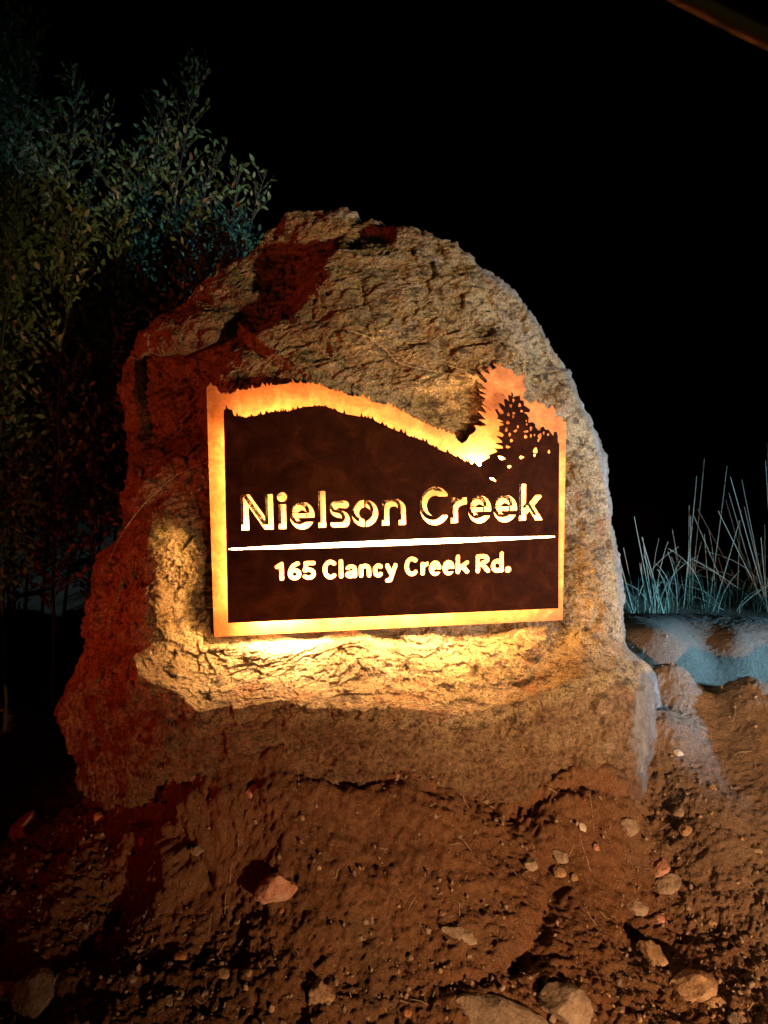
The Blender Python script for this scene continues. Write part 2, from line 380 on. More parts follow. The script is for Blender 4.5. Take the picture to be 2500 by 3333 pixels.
def build_boulder():
    C = np.array([1230.0, 1760.0]); na, nr, nb = 1300, 430, 46
    th = np.arange(na) / na * 2 * np.pi
    P = np.array(SIL, float); Q = P - C
    # dense outline -> radius by angle
    dens = np.concatenate([np.linspace(a, b, 60, endpoint=False) for a, b in zip(Q, np.roll(Q, -1, 0))])
    ang = np.arctan2(dens[:, 1], dens[:, 0]) % (2 * np.pi); rad = np.hypot(dens[:, 0], dens[:, 1])
    o = np.argsort(ang); Rr = np.interp(th, ang[o], rad[o], period=2 * np.pi)
    k = np.array([1, 2, 3, 2, 1.0]); k /= k.sum()
    Rr = sum(np.roll(Rr, i - 2) * k[i] for i in range(5))
    Rr = Rr + 5 * fbm(np.c_[np.cos(th) * 14, np.sin(th) * 14, th * 0], 3, 0.6)
    s = np.linspace(0, 1, nr + 1)[1:]; fr = 1 - (1 - s) ** 1.25 * (1 - s * 0.0)
    fr = fr / fr[-1]
    pos = []
    E = 0.10 + 0.05 * np.sin(th * 2 + 1)
    right = np.clip(np.cos(th), 0, 1) ** 2
    E = E * (1 + 0.5 * right)
    for f_ in fr:
        q = C + np.c_[np.cos(th), np.sin(th)] * (Rr * f_)[:, None]; pos.append(q)
    q = np.concatenate(pos); fa = np.repeat(fr, na)
    off = rock_offset(q) - np.tile(E, nr) * (1 - np.sqrt(np.clip(1 - fa ** 14, 0, 1)))
    p = on_plane(q[:, 0], q[:, 1], off)
    # the back of the stone: the rim carried backwards and drawn in
    rim = p[-na:]; cen = rim.mean(0); back = []
    for i in range(1, nb + 1):
        t = i / nb; sh = math.cos(t * math.pi / 2) ** 0.55 if t < 1 else 0.0
        b = cen + (rim - cen) * sh * np.array([1, 1, 1]) + np.array([-0.03, 0.90, -0.05]) * math.sin(t * math.pi / 2)
        back.append(b)
    allp = np.concatenate([p] + back)
    d = rock_noise(allp)
    ray_n = allp - CAM; ray_n /= np.linalg.norm(ray_n, axis=1)[:, None]
    full = np.ones(len(allp)); full[na * nr:] = 1.0
    # displace along view-facing plane normal on the front, outwards on the back
    out = allp - cen; out /= np.linalg.norm(out, axis=1)[:, None] + 1e-9
    wf = np.ones(len(allp)); wf[:na * nr] = 1 - fa ** 10; wf[na * nr:] = 0
    dirn = wf[:, None] * N + (1 - wf[:, None]) * (out * 0.6 + N * 0.4)
    d = d * np.concatenate([1 - .55 * np.tile(right, nr) * fa ** 6, np.full(len(allp) - na * nr, .5)])
    # keep the stone behind the sign plate
    qx, qy, _ = to_px(allp); 
    uvp = (allp - P0); uu = uvp @ U; vv = uvp @ V
    near = sstep((0.60 - np.abs(uu)) / 0.1) * sstep((0.42 - np.abs(vv)) / 0.06)
    allp = allp + dirn * (d * (1 - 0.6 * near))[:, None]
    ov = (allp - P0) @ N
    lim = -0.012
    m = (np.abs(uu) < 0.575) & (vv > -0.40) & (vv < 0.46) & (ov > lim) & (np.arange(len(allp)) < na * nr)
    allp[m] -= N * (ov[m] - lim)[:, None]
    c0 = on_plane(np.array([C[0]]), np.array([C[1]]), rock_offset(C[None]))
    allp = np.concatenate([allp, c0])
    F = []
    rows = nr + nb
    idx = np.arange(rows * na).reshape(rows, na)
    a = idx[:-1]; b = idx[1:]; a2 = np.roll(a, -1, 1); b2 = np.roll(b, -1, 1)
    quads = np.stack([a, b, b2, a2], -1).reshape(-1, 4)
    i0 = len(allp) - 1
    fan = np.stack([np.full(na, i0), idx[0], np.roll(idx[0], -1)], -1)
    tris = np.concatenate([quads[:, [0, 1, 2]], quads[:, [0, 2, 3]], fan])
    tris = tris[:, ::-1]
    base = np.array([0.05, 2.45, 0.35])
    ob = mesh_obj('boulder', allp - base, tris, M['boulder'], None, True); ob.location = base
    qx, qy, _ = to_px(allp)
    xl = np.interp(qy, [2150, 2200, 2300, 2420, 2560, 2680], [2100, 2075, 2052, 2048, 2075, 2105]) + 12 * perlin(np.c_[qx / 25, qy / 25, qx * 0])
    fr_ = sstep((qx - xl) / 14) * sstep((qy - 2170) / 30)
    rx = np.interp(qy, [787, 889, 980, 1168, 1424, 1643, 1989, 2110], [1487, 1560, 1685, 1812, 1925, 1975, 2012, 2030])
    fr_ = np.maximum(fr_, .8 * sstep((qx - rx) / 12) * (qy < 2150) * (qy > 780))  # right edge painted paler grey to stand for rim light
    at = ob.data.attributes.new('fresh_rimlit', 'FLOAT', 'POINT'); at.data.foreach_set('value', fr_.astype(np.float32))
    ycr = np.interp(qx, [200, 455, 560, 640, 900, 1250, 1500, 1700, 1900, 2090], [2200, 2220, 2290, 2360, 2330, 2345, 2365, 2330, 2240, 2215]) + 30 * fbm(np.c_[qx / 60, qy / 60, qx * 0], 2)
    at = ob.data.attributes.new('soil', 'FLOAT', 'POINT'); at.data.foreach_set('value', sstep((qy - ycr) / 40).astype(np.float32))
    tag(ob, 'huge rough brown boulder carrying the lit steel address sign, standing on a bank of dirt', 'boulder')
    return ob
boulder = build_boulder()

# ------------------------------------------------------------------ the steel sign
def seg(x, y, x0, y0, x1, y1, h, rnd=False):
    L = math.hypot(x1 - x0, y1 - y0) + 1e-9; cx, cy = (x1 - x0) / L, (y1 - y0) / L
    a = (x - x0) * cx + (y - y0) * cy; b = -(x - x0) * cy + (y - y0) * cx
    if rnd:
        t = np.clip(a, 0, L); return np.hypot(a - t, b) - h
    return np.maximum(np.abs(a - L / 2) - L / 2, np.abs(b) - h)
def ring(x, y, cx, cy, a, b, h):
    return np.abs(np.hypot((x - cx) / a, (y - cy) / b) - 1) * min(a, b) - h
def stroke(x, y, pts, h, rnd=True):
    return np.minimum.reduce([seg(x, y, *p, *q, h, rnd) for p, q in zip(pts[:-1], pts[1:]) if math.hypot(p[0] - q[0], p[1] - q[1]) > 1e-4])
def arcpts(cx, cy, a, b, t0, t1, n=14):
    return [(cx + a * math.cos(R(t0 + (t1 - t0) * i / n)), cy + b * math.sin(R(t0 + (t1 - t0) * i / n))) for i in range(n + 1)]
XH = 0.73
def glyph(ch, x, y, w_, t, rnd):
    h = t / 2; mn = np.minimum; mx = np.maximum; r_ = rnd; e = h if rnd else 0.0
    if ch == 'N':
        d = mn(seg(x, y, h, 0, h, 1, h), seg(x, y, w_ - h, 0, w_ - h, 1, h))
        return mn(d, mx(seg(x, y, h * .95, 1.03, w_ - h * .95, -0.03, h * 1.05), np.abs(y - .5) - .5))
    if ch == 'i': return mn(seg(x, y, w_ / 2, 0, w_ / 2, .70, h), np.hypot(x - w_ / 2, y - .90) - h * 1.35)
    if ch == 'l': return seg(x, y, w_ / 2, e, w_ / 2, 1.03 - e, h, r_)
    if ch == '.': return np.hypot(x - w_ / 2, y - .14) - w_ / 2
    if ch == 'e':
        cy = .355; a, b = w_ / 2 - h, .375 - h
        g = ring(x, y, w_ / 2, cy, a, b, h)
        cut = mx(mx(cy - h * 1.75 - y, y - (cy - h * .62)), w_ * .42 - x)
        g = mx(g, -cut)
        return mn(g, mx(seg(x, y, h, cy, w_ - 2 * h - .03, cy, h * .62), -1))
    if ch == 'o':
        g = ring(x, y, w_ / 2, .36, w_ / 2 - h, .38 - h, h); return mx(g, .022 - np.abs(x - w_ / 2))
    if ch in 'cC':
        H = .355 if ch == 'c' else .5; B = .375 if ch == 'c' else .52
        a = w_ / 2 - h; a = a * 1.10; cx = h + a
        if rnd: return stroke(x, y, arcpts(cx, H, a, B - h, 50, 310, 20), h)
        g = ring(x, y, cx, H, a, B - h, h); return mx(g, mx(x - w_ * .97, -mx(-(x - w_ * .66), np.abs(y - H) - B * .50)))
    if ch == 's':
        a = w_ / 2 - h
        pts = arcpts(w_ / 2, .545, a * .95, .19 - h * .05, 25, 255, 12) + arcpts(w_ / 2, .185, a, .185 - h * .05, 75, -150, 12)
        pts = [(p[0], min(max(p[1], h - .01), .74 - h)) for p in pts]
        return stroke(x, y, pts, h, True)
    if ch == 'n':
        a = w_ / 2 - h; g = mn(seg(x, y, h, e, h, .71 - e, h, r_), seg(x, y, w_ - h, e, w_ - h, .42, h, r_))
        return mn(g, stroke(x, y, arcpts(w_ / 2, .42, a, .32 - h, 180, 0, 14), h))
    if ch == 'r':
        return mn(seg(x, y, h, e, h, .71 - e, h, r_), mx(stroke(x, y, arcpts(w_ - h * .3, .36, w_ - h * 1.3, .36 - h, 165, 92, 8), h), x - w_))
    if ch == 'k':
        g = seg(x, y, h, e, h, 1.03 - e, h, r_)
        g = mn(g, mx(seg(x, y, h * 1.6, .24, w_ - h * 1.0, .73, h * .9, False), y - .71) if not rnd else seg(x, y, h * 1.6, .28, w_ - h, .71 - h, h, True))
        return mn(g, mx(seg(x, y, w_ * .42, .46, w_ - h * .9, -.05, h * .9, False), -y) if not rnd else seg(x, y, w_ * .45, .42, w_ - h, h, h, True))
    if ch == '1': return mn(seg(x, y, w_ - h, h, w_ - h, 1 - h, h, True), seg(x, y, w_ - h, 1 - h, h, .74, h, True))
    if ch == '6':
        a = w_ / 2 - h; g = ring(x, y, w_ / 2, .33, a, .33 - h, h)
        g = mx(g, .03 - np.hypot(mx(0, w_ * .40 - x), y - .36) if False else -1)
        return mn(g, stroke(x, y, arcpts(w_ - h, .36, w_ - 2 * h, .64 - h, 182, 96, 12) , h))
    if ch == '5':
        g = mn(seg(x, y, w_ * .26, 1 - h, w_ - h, 1 - h, h, True), stroke(x, y, [(w_ * .30, .80), (w_ * .18, .52)] + arcpts(w_ / 2 - h * .2, .33, w_ / 2 - h * .8, .33 - h, 125, -140, 14), h))
        return g
    if ch == 'a':
        g = np.minimum(seg(x, y, w_ - h, h, w_ - h, .45, h, True), stroke(x, y, arcpts(w_ / 2, .46, w_ / 2 - h, .28 - h, 150, 0, 10), h))
        bowl = np.hypot((x - w_ * .44) / (w_ * .44), (y - .20) / .205) - 1
        g = mn(g, mx(bowl * .2, -(np.hypot((x - w_ * .46) / .075, (y - .205) / .035) - 1) * .035))
        return mx(g, -mx(np.abs(y - .425) - .026, x - (w_ - 2 * h)))
    if ch == 'y':
        return mn(seg(x, y, h, .71 - h, w_ * .52, .12, h, True), stroke(x, y, [(w_ - h, .71 - h), (w_ * .40, -.17), (w_ * .18, -.19)], h))
    if ch == 'R':
        g = seg(x, y, h, h, h, 1 - h, h, True)
        bw = stroke(x, y, [(h, 1 - h), (w_ * .52, 1 - h)] + arcpts(w_ * .52, .72, w_ * .44 - h, .28 - h, 90, -90, 10) + [(w_ * .42, .44 + h * .0)], h)
        return mn(mn(g, bw), seg(x, y, w_ * .48, .44, w_ - h, h, h, True))
    if ch == 'd':
        a = w_ / 2 - h; g = ring(x, y, w_ / 2, .355, a, .37 - h, h); g = mx(g, .0 - 1)
        return mn(g, seg(x, y, w_ - h, h, w_ - h, 1.0, h, True))
ROW1 = [('N',787,891),('i',904,937),('e',945,1025),('l',1034,1065),('s',1074,1140),('o',1146,1232),('n',1244,1322),('C',1367,1461),('r',1468,1521),('e',1524,1600),('e',1606,1684),('k',1690,1769)]
ROW2 = [('1',896,925),('6',938,981),('5',985,1029),('C',1051,1099),('l',1104,1118),('a',1124,1163),('n',1169,1209),('c',1214,1249),('y',1254,1295),('C',1317,1363),('r',1369,1396),('e',1397,1437),('e',1441,1480),('k',1484,1528),('R',1549,1596),('d',1598,1641),('.',1644,1665)]
def base1(px): return 1725 + (px - 840) * (1694 - 1725) / (1730 - 840)
def base2(px): return 1892 + (px - 900) * (1863 - 1892) / (1640 - 900)
def lettering(X, Y, off, du=0.0, dv=0.0, grow=0.0):
    D = np.full(X.shape, 1e3)
    for row, bfun, cap, t, rnd in ((ROW1, base1, 116.0, .205, False), (ROW2, base2, 62.0, .235, True)):
        if rnd and grow < 0: continue                 # the address is cut in the front plate only
        for ch, x0, x1 in row:
            a = uv(x0, bfun(x0), off); b = uv(x1, bfun(x1), off); c = uv(x0, bfun(x0) - cap, off)
            H = c[1] - a[1]; yb = (a[1] + b[1]) / 2; wd = (b[0] - a[0]) / H
            lx = (X - a[0] - du) / H; ly = (Y - yb - dv) / H
            m = (lx > -.3) & (lx < wd + .3) & (ly > -.5) & (ly < 1.3)
            if m.any(): D[m] = np.minimum(D[m], glyph(ch, lx[m], ly[m], wd, t, rnd) * H - grow)
    return D

def teeth(pts, step, lo, hi, seed):               # conifer tips along a ridge line, in photo pixels
    r_ = random.Random(seed); P = np.array(pts, float)
    L = np.concatenate([[0], np.cumsum(np.hypot(*np.diff(P, axis=0).T))]); out = []; s = 0.0
    def at(s): return np.array([np.interp(s, L, P[:, 0]), np.interp(s, L, P[:, 1])])
    while s < L[-1]:
        a = at(s); out.append(tuple(a)); dx = r_.uniform(.35, .65) * step
        t = at(s + dx * .5)
        if r_.random() < .8: out.append((t[0] + r_.uniform(-2.5, 2.5), t[1] - lo - (hi - lo) * r_.random() ** 1.6))
        s += dx * r_.uniform(.9, 2.2)
    out.append(tuple(P[-1])); return out
BACK_HILL = [(705,1262),(714,1285),(748,1283),(769,1273),(811,1269),(845,1260),(895,1257),(921,1250),(959,1246),(1022,1250),(1043,1258),(1085,1273),(1127,1285),(1182,1296),(1224,1313),(1263,1318),(1301,1338),(1339,1356),(1377,1377),(1419,1397),(1470,1415),(1487,1431)]
def z(o, f, L): return [(o[0] + a / f, o[1] + b / f) for a, b in L]
BT = z((1540,1150), 5.184, [(0,1350),(60,1290),(30,1215),(130,1235),(235,1210),(95,1110),(225,1125),(80,965),(240,1010),(140,860),(240,930),(160,830),(215,760),(110,690),(240,700),(100,600),(235,610),(170,540),(60,425),(110,430),(200,500),(250,470),(130,330),(145,285),(200,320),(290,350),(250,270),(285,215),(330,275),(395,250),(335,165),(420,200),(480,150),(470,210),(560,260),(650,270),(690,340),(720,360),(715,400),(790,390),(795,330),(830,380),(850,345),(860,430),(840,480),(870,590),(890,610),(850,680),(845,760),(900,790),(960,850),(1000,830),(1060,785),(1110,850),(1190,850),(1230,920),(1280,940),(1330,870),(1385,940),(1400,1010),(1380,1080),(1460,1055),(1500,1110),(1520,1150),(1560,1140),(1570,1200)])
BACK = [(672,1262),(675,1258),(680,1256),(685,1243),(690,1255),(705,1257)] + teeth(BACK_HILL, 15, 4, 17, 3) + [(1504,1444),(1521,1433),(1529,1416)] + BT + [(1832,2018),(697,2073)]
FRONT_HILL = [(762,1353),(798,1359),(853,1349),(895,1340),(938,1341),(959,1332),(1005,1322),(1064,1323),(1085,1334),(1127,1348),(1170,1355),(1213,1366),(1255,1387),(1300,1405),(1348,1426),(1390,1440),(1424,1461),(1474,1481),(1521,1505),(1560,1518)]
FT = z((1540,1150), 5.184, [(70,1900),(130,1900),(150,1830),(280,1770),(270,1710),(400,1670),(405,1640),(355,1595),(420,1610),(510,1605),(505,1570),(400,1530),(360,1510),(500,1505),(490,1480),(430,1430),(390,1390),(500,1408),(525,1380),(500,1350),(440,1320),(450,1270),(440,1230),(520,1210),(520,1190),(430,1165),(520,1155),(480,1130),(410,1100),(430,1060),(370,940),(410,940),(460,1030),(520,1020),(520,980),(470,930),(430,830),(480,850),(550,910),(525,770),(560,770),(620,820),(595,695),(650,730),(655,640),(680,700),(670,750),(720,720),(790,715),(800,790),(855,800),(860,880),(900,900),(965,950),(950,1000),(900,990),(850,1000),(910,1030),(940,1090),(930,1170),(1010,1160),(1050,1200),(1050,1240),(1100,1300),(1140,1300),(1150,1250),(1190,1235),(1220,1290),(1280,1290),(1310,1340),(1365,1400),(1370,1330),(1410,1320),(1430,1390),(1430,1500),(1455,1520)])
FRONT = [(728,1350),(729,1334),(735,1330),(737,1316),(741,1329),(750,1334),(756,1333)] + teeth(FRONT_HILL, 14, 4, 16, 8) + FT + [(1818,1980),(742,2028)]
HOLES = [(685,795,28,38,0),(640,885,34,36,.3),(790,875,36,40,.2),(600,1030,34,38,0),(690,1010,38,26,0),(680,1070,26,34,.3),(820,975,32,28,.2),(590,1170,40,36,.4),(760,1240,26,36,0),(715,1310,46,26,-.3),(565,1290,32,42,.2),(620,1370,28,40,0),(650,1475,34,36,.4),(900,1140,18,26,0),(910,1200,24,26,0),(900,1320,58,22,-.12),(980,1270,34,50,0),(890,1405,40,40,0),(980,1390,26,38,0),(1040,1380,22,28,0),(1130,1400,46,62,.1),(1105,1470,26,34,0),(1195,1345,26,38,0),(1270,1372,30,28,0),(590,1580,54,26,.2),(485,1765,86,34,.4),(615,1915,40,30,.1),(820,1755,50,36,-.1),(1055,1640,52,60,.2),(1040,1720,30,34,0),(1285,1660,30,42,0),(320,2120,48,26,.4),(370,2150,30,22,.3)]
HOLES = [(1540 + a / 5.184, 1150 + b / 5.184, c / 5.184, d / 5.184, e) for a, b, c, d, e in HOLES]

def plate(name, outline, off, thick, with_holes, mat, parent, du=0.0, dv=0.0, step=0.0015, slot=True):
    pts = np.array([uv(a, b, off) for a, b in outline])
    lo = pts.min(0) - 4 * step; hi = pts.max(0) + 4 * step
    gx = np.arange(lo[0], hi[0], step); gy = np.arange(lo[1], hi[1], step)
    X, Y = np.meshgrid(gx, gy); q = np.c_[X.ravel(), Y.ravel()]
    D = sdf_poly(q, pts).reshape(X.shape)
    L = lettering(X, Y, off, du, dv, 0.0 if slot else -.0056)
    # tapering slot between the two rows
    a = uv(742, 1788, off); b = uv(1808, 1747, off); lx = (X - a[0] - du) / (b[0] - a[0]); ly = Y - (a[1] + (b[1] - a[1]) * lx) - dv
    half = 0.0022 + 0.0070 * np.clip(1 - (2 * lx - 1) ** 2, 0, 1)
    if slot: L = np.minimum(L, np.maximum(np.abs(ly) - half, np.maximum(-lx, lx - 1) * (b[0] - a[0])))
    if with_holes:
        for hx, hy, ww, hh, rt in HOLES:
            c = uv(hx, hy, off); s = 0.00096; dx = X - c[0]; dy = Y - c[1]
            cr, sr = math.cos(-rt), math.sin(-rt)
            ex = (dx * cr + dy * sr) / (ww * s * .82); ey = (-dx * sr + dy * cr) / (hh * s * .82)
            an = np.arctan2(ey, ex)
            L = np.minimum(L, (np.hypot(ex, ey) - 1 - .12 * np.sin(3 * an + hx)) * min(ww, hh) * s * .62)
    D = np.maximum(D, -L)
    # marching squares -> closed loops
    ny, nx = D.shape; D[D == 0] = 1e-9
    cells = np.argwhere(np.abs(np.sign(D[:-1, :-1]) + np.sign(D[1:, :-1]) + np.sign(D[:-1, 1:]) + np.sign(D[1:, 1:])) < 3.5)
    nb = {}; pt = {}
    def ep(k):
        if k in pt: return
        kind, i, j = k
        if kind == 0: a, b = D[i, j], D[i, j+1]; t = a / (a - b); pt[k] = (gx[j] + t * step, gy[i])
        else: a, b = D[i, j], D[i+1, j]; t = a / (a - b); pt[k] = (gx[j], gy[i] + t * step)
    for i, j in cells:
        c = [D[i, j] < 0, D[i, j+1] < 0, D[i+1, j+1] < 0, D[i+1, j] < 0]
        ed = []
        if c[0] != c[1]: ed.append((0, i, j))
        if c[1] != c[2]: ed.append((1, i, j+1))
        if c[2] != c[3]: ed.append((0, i+1, j))
        if c[3] != c[0]: ed.append((1, i, j))
        prs = [(ed[0], ed[1])] if len(ed) == 2 else ([(ed[0], ed[1]), (ed[2], ed[3])] if c[0] else [(ed[0], ed[3]), (ed[1], ed[2])]) if len(ed) == 4 else []
        for a, b in prs:
            ep(a); ep(b); nb.setdefault(a, []).append(b); nb.setdefault(b, []).append(a)
    loops = []; seen = set()
    for k in nb:
        if k in seen: continue
        loop = [k]; seen.add(k); cur = k
        while True:
            nx_ = [x for x in nb[cur] if x not in seen]
            if not nx_: break
            cur = nx_[0]; seen.add(cur); loop.append(cur)
        if len(loop) > 8: loops.append(np.array([pt[x] for x in loop]))
    def dp(P, tol):
        keep = np.zeros(len(P), bool); keep[0] = keep[-1] = True; stck = [(0, len(P) - 1)]
        while stck:
            a, b = stck.pop()
            if b <= a + 1: continue
            ab = P[b] - P[a]; L_ = np.hypot(*ab) + 1e-12; s_ = P[a+1:b] - P[a]
            d = np.abs(ab[0] * s_[:, 1] - ab[1] * s_[:, 0]) / L_ if L_ > 1e-9 else np.hypot(s_[:, 0], s_[:, 1])
            i = d.argmax()
            if d[i] > tol: i += a + 1; keep[i] = True; stck += [(a, i), (i, b)]
        return P[keep]
    vs = []; es = []
    for lp in loops:
        hlf = len(lp) // 2
        lp = np.concatenate([dp(lp[:hlf + 1], .00022)[:-1], dp(np.concatenate([lp[hlf:], lp[:1]]), .00022)[:-1]])
        b = len(vs); n = len(lp)
        for i, p in enumerate(lp): vs.append(p); es.append((b + i, b + (i + 1) % n))
    ov, oe, of, *_ = delaunay_2d_cdt([Vector(v) for v in vs], es, [], 0, 1e-7)
    ov = np.array([tuple(v) for v in ov]); of = np.array(of)
    cen = ov[of].mean(1); ci = np.clip(((cen - lo) / step).astype(int), 0, [nx - 2, ny - 2])
    fx = ((cen - lo) / step) - ci
    Dv = (D[ci[:, 1], ci[:, 0]] * (1 - fx[:, 0]) * (1 - fx[:, 1]) + D[ci[:, 1], ci[:, 0]+1] * fx[:, 0] * (1 - fx[:, 1]) + D[ci[:, 1]+1, ci[:, 0]] * (1 - fx[:, 0]) * fx[:, 1] + D[ci[:, 1]+1, ci[:, 0]+1] * fx[:, 0] * fx[:, 1])
    of = of[Dv < 0]
    # consistent orientation
    A = ov[of]; area = (A[:,1,0]-A[:,0,0])*(A[:,2,1]-A[:,0,1]) - (A[:,2,0]-A[:,0,0])*(A[:,1,1]-A[:,0,1])
    of[area < 0] = of[area < 0][:, ::-1]
    n = len(ov)
    v3 = np.concatenate([np.c_[ov, np.zeros(n)], np.c_[ov, np.full(n, -thick)]])
    faces = [tuple(f) for f in of] + [tuple((f + n)[::-1]) for f in of]
    # side walls along boundary edges
    cnt = {}
    for f in of:
        for a, b in ((f[0], f[1]), (f[1], f[2]), (f[2], f[0])): cnt[(a, b)] = 1
    for (a, b) in cnt:
        if (b, a) not in cnt: faces.append((b, a, a + n, b + n))
    o = mesh_obj(name, v3, faces, mat, parent)
    o.location = (0, 0, off)
    return o
base_sign = P0 - V * 0.36
sign = empty('address_sign', base_sign, 'two layered rusty steel address sign reading Nielson Creek, backlit in amber', 'sign')
mw = Matrix(((U[0], V[0], N[0], 0), (U[1], V[1], N[1], 0), (U[2], V[2], N[2], 0), (0, 0, 0, 1)))
sign.rotation_euler = mw.to_euler()
def sign_child(o):                                   # children are built in plate coordinates about P0
    o.location = Vector(o.location) + Vector((0, 0.36, 0)); return o
bp = sign_child(plate('back_plate', BACK, 0.0, 0.005, False, M['back'], sign, -0.009, 0.010, slot=False)); bp['label'] = 'orange rusted back plate with the taller pine outline'
fp = sign_child(plate('front_plate', FRONT, GAP, 0.005, True, M['front'], sign)); fp['label'] = 'dark brown front plate with cut out lettering'
# LED strips on the rear face of the front plate, set in from its edge
def strip(name, a, b, wd=0.006, dep=0.044, back=0.0056, mat='led'):
    a = np.array(a, float); b = np.array(b, float); d = b - a; L = np.hypot(*d); d /= L; nn = np.array([-d[1], d[0]]) * wd / 2
    z0 = GAP - back; z1 = z0 - dep; v = []
    for zz in (z0, z1):
        for p in (a - nn, b - nn, b + nn, a + nn): v.append((p[0], p[1], zz))
    o = mesh_obj(name, np.array(v), [(0,1,2,3),(7,6,5,4),(0,4,5,1),(1,5,6,2),(2,6,7,3),(3,7,4,0)], M[mat], sign)
    return sign_child(o)
def puv(px, py): return uv(px, py, GAP)
ins = 9
strip('led_strip', puv(742+ins, 1400), puv(742+ins+8, 2002))
strip('led_strip', puv(770, 2012), puv(1795, 1964))
strip('led_strip', puv(1796, 1480), puv(1797, 1950))
for a_, b_ in (((775, 1372), (1005, 1340)), ((1010, 1340), (1085, 1350)), ((1090, 1352), (1215, 1384)), ((1220, 1386), (1380, 1454)), ((1385, 1457), (1560, 1534)), ((1565, 1534), (1640, 1490))):
    strip('led_strip', puv(*a_), puv(*b_), mat='ledtop')
strip('led_strip', puv(770, 1752), puv(1785, 1714), mat='ledin'); strip('led_strip', puv(900, 1925), puv(1680, 1893), mat='ledin'); strip('led_strip', puv(1600, 1556), puv(1790, 1550), mat='ledin')
strip('led_tape', uv(745, 1788, .004), uv(1806, 1747, .004), .022, .003, GAP - .0045, 'tape')
strip('led_module', puv(850, 1366), puv(950, 1353), .006, .045, mat='hot'); strip('led_module', puv(1540, 1530), puv(1596, 1505), .006, .045, mat='hot')
strip('led_module', puv(765, 1700), puv(768, 1980), .006, .045, mat='hot'); strip('led_module', puv(820, 2010), puv(1000, 2002), .006, .045, mat='hot'); strip('led_module', puv(1040, 2000), puv(1500, 1978), .006, .045, mat='warm'); strip('led_module', puv(1530, 1976), puv(1700, 1968), .006, .045, mat='hot')
for px_, py_ in ((775, 1420), (780, 1975), (1780, 1930), (1780, 1520)):
    c = puv(px_, py_); Vt, Ft = tube([(c[0], c[1], 0.0004), (c[0], c[1], GAP - .0056)], .006, 10)
    sign_child(mesh_obj('standoff', Vt, Ft, M['standoff'], sign, True))
    Vt, Ft = tube([(c[0], c[1], -.0054), (c[0], c[1], -.14)], .005, 8)
    sign_child(mesh_obj('anchor_bolt', Vt, Ft, M['standoff'], sign, True))

# ------------------------------------------------------------------ ground
def pd(px, py, zz):                                  # ground control point: picture ray at height zz
    r_ = ray(px, py); t = (zz - CAM[2]) / r_[2]; p = CAM + r_ * t; return (p[0], p[1], zz)
def pf(px, py, F): return tuple(CAM + ray(px, py) * F)
G = [pf(1250,3333,1.76),pf(0,3333,1.85),pf(2500,3333,1.84),pf(1250,3100,1.88),pf(600,3100,1.90),pf(2000,3100,2.02),pf(1250,2850,1.99),pf(700,2850,2.01),pf(1800,2850,2.14),
pf(450,2850,2.14),pf(320,2800,2.25),pf(200,2950,2.12),pf(330,3100,1.95),pf(2080,2850,2.27),pf(80,2860,2.27),pf(80,3050,2.08),pf(90,2740,2.46),pd(180,2650,.04),pd(60,2640,.02),pd(150,2480,.02),pd(30,2450,.04),pd(150,2380,.08),pd(120,2290,.14),pd(230,2220,.20),pd(20,2370,.09),pd(-200,2400,.08),
pf(2300,2850,2.24),pf(2450,3050,2.08),pf(2250,2600,2.43),pf(2450,2600,2.42),pf(2250,2400,2.60),pf(2480,2400,2.58),pf(2195,2268,2.76),pf(2250,2233,2.80),pf(2330,2246,2.80),pf(2400,2223,2.80),pf(2500,2228,2.80),pf(2700,2228,2.80),pf(2900,2228,2.80),pf(2160,2180,2.84),pf(2200,2350,2.64),pf(2200,2460,2.55),
(-3,1.0,0),(0,0.6,-.05),(3,1.0,0),(0,-2,-.1),(-3,-2,-.1),(3,-2,-.1),(2.5,2.2,.33),(-2.4,2.2,.1),(4,3,.4),(-4,3,.1),(-4,6,.0),(0,6,.2),(0,4.2,.3),(0,3.2,.42),(-.9,3.4,.28),(-1.4,4.2,.1),
(1.05,2.93,.38),(1.25,2.94,.37),(1.5,2.94,.37),(1.8,2.95,.38),(2.3,2.95,.38),(3,5.5,.27),(1.7,4.6,.27),(1.2,5.2,.26),(2.2,5.2,.26),(1.2,4.5,.27),(6,7,.2)]
# berm beyond the hollow
for px_, py_ in ((2060,2062),(2150,2072),(2250,2068),(2300,2055),(2400,2062),(2500,2060),(2650,2062)): G.append(pd(px_, py_ + 72, .448 + .00001 * px_))
for px_, py_ in ((2150,1985),(2300,1985),(2480,1985),(2650,1985)): G.append(pd(px_, py_, .27))
CONTACT = [(300,2650),(420,2650),(520,2600),(640,2515),(850,2495),(1150,2505),(1400,2545),(1640,2605),(1760,2575),(2000,2565),(2095,2635)]
_c = np.array(CONTACT, float); _o = rock_offset(_c)
for (a_, b_), o_ in zip(_c, _o):
    p_ = on_plane(a_, b_, o_ + .015); G.append(tuple(p_))
    p2 = on_plane(a_, b_ + 30, o_ - .22)
    if a_ < 1900: G.append((p2[0], p2[1], p_[2] - .06))
G = np.array(G)
g_rbf = RBF(G[:, :2], G[:, 2], 1.0)
def base_z(xy):
    zz = g_rbf(xy)
    rr = np.hypot(xy[:, 0], xy[:, 1] - 2.5); k = sstep((rr - 3.5) / 4.0)
    return zz * (1 - k) + 0.15 * k
def ground_hit(px, py, f=base_z):
    r_ = ray(px, py); t = np.arange(0.8, 9, .004); p = CAM + r_ * t[:, None]
    d = p[:, 2] - f(p[:, :2]); i = np.argmax(d < 0) if (d < 0).any() else len(t) - 1
    return p[i]
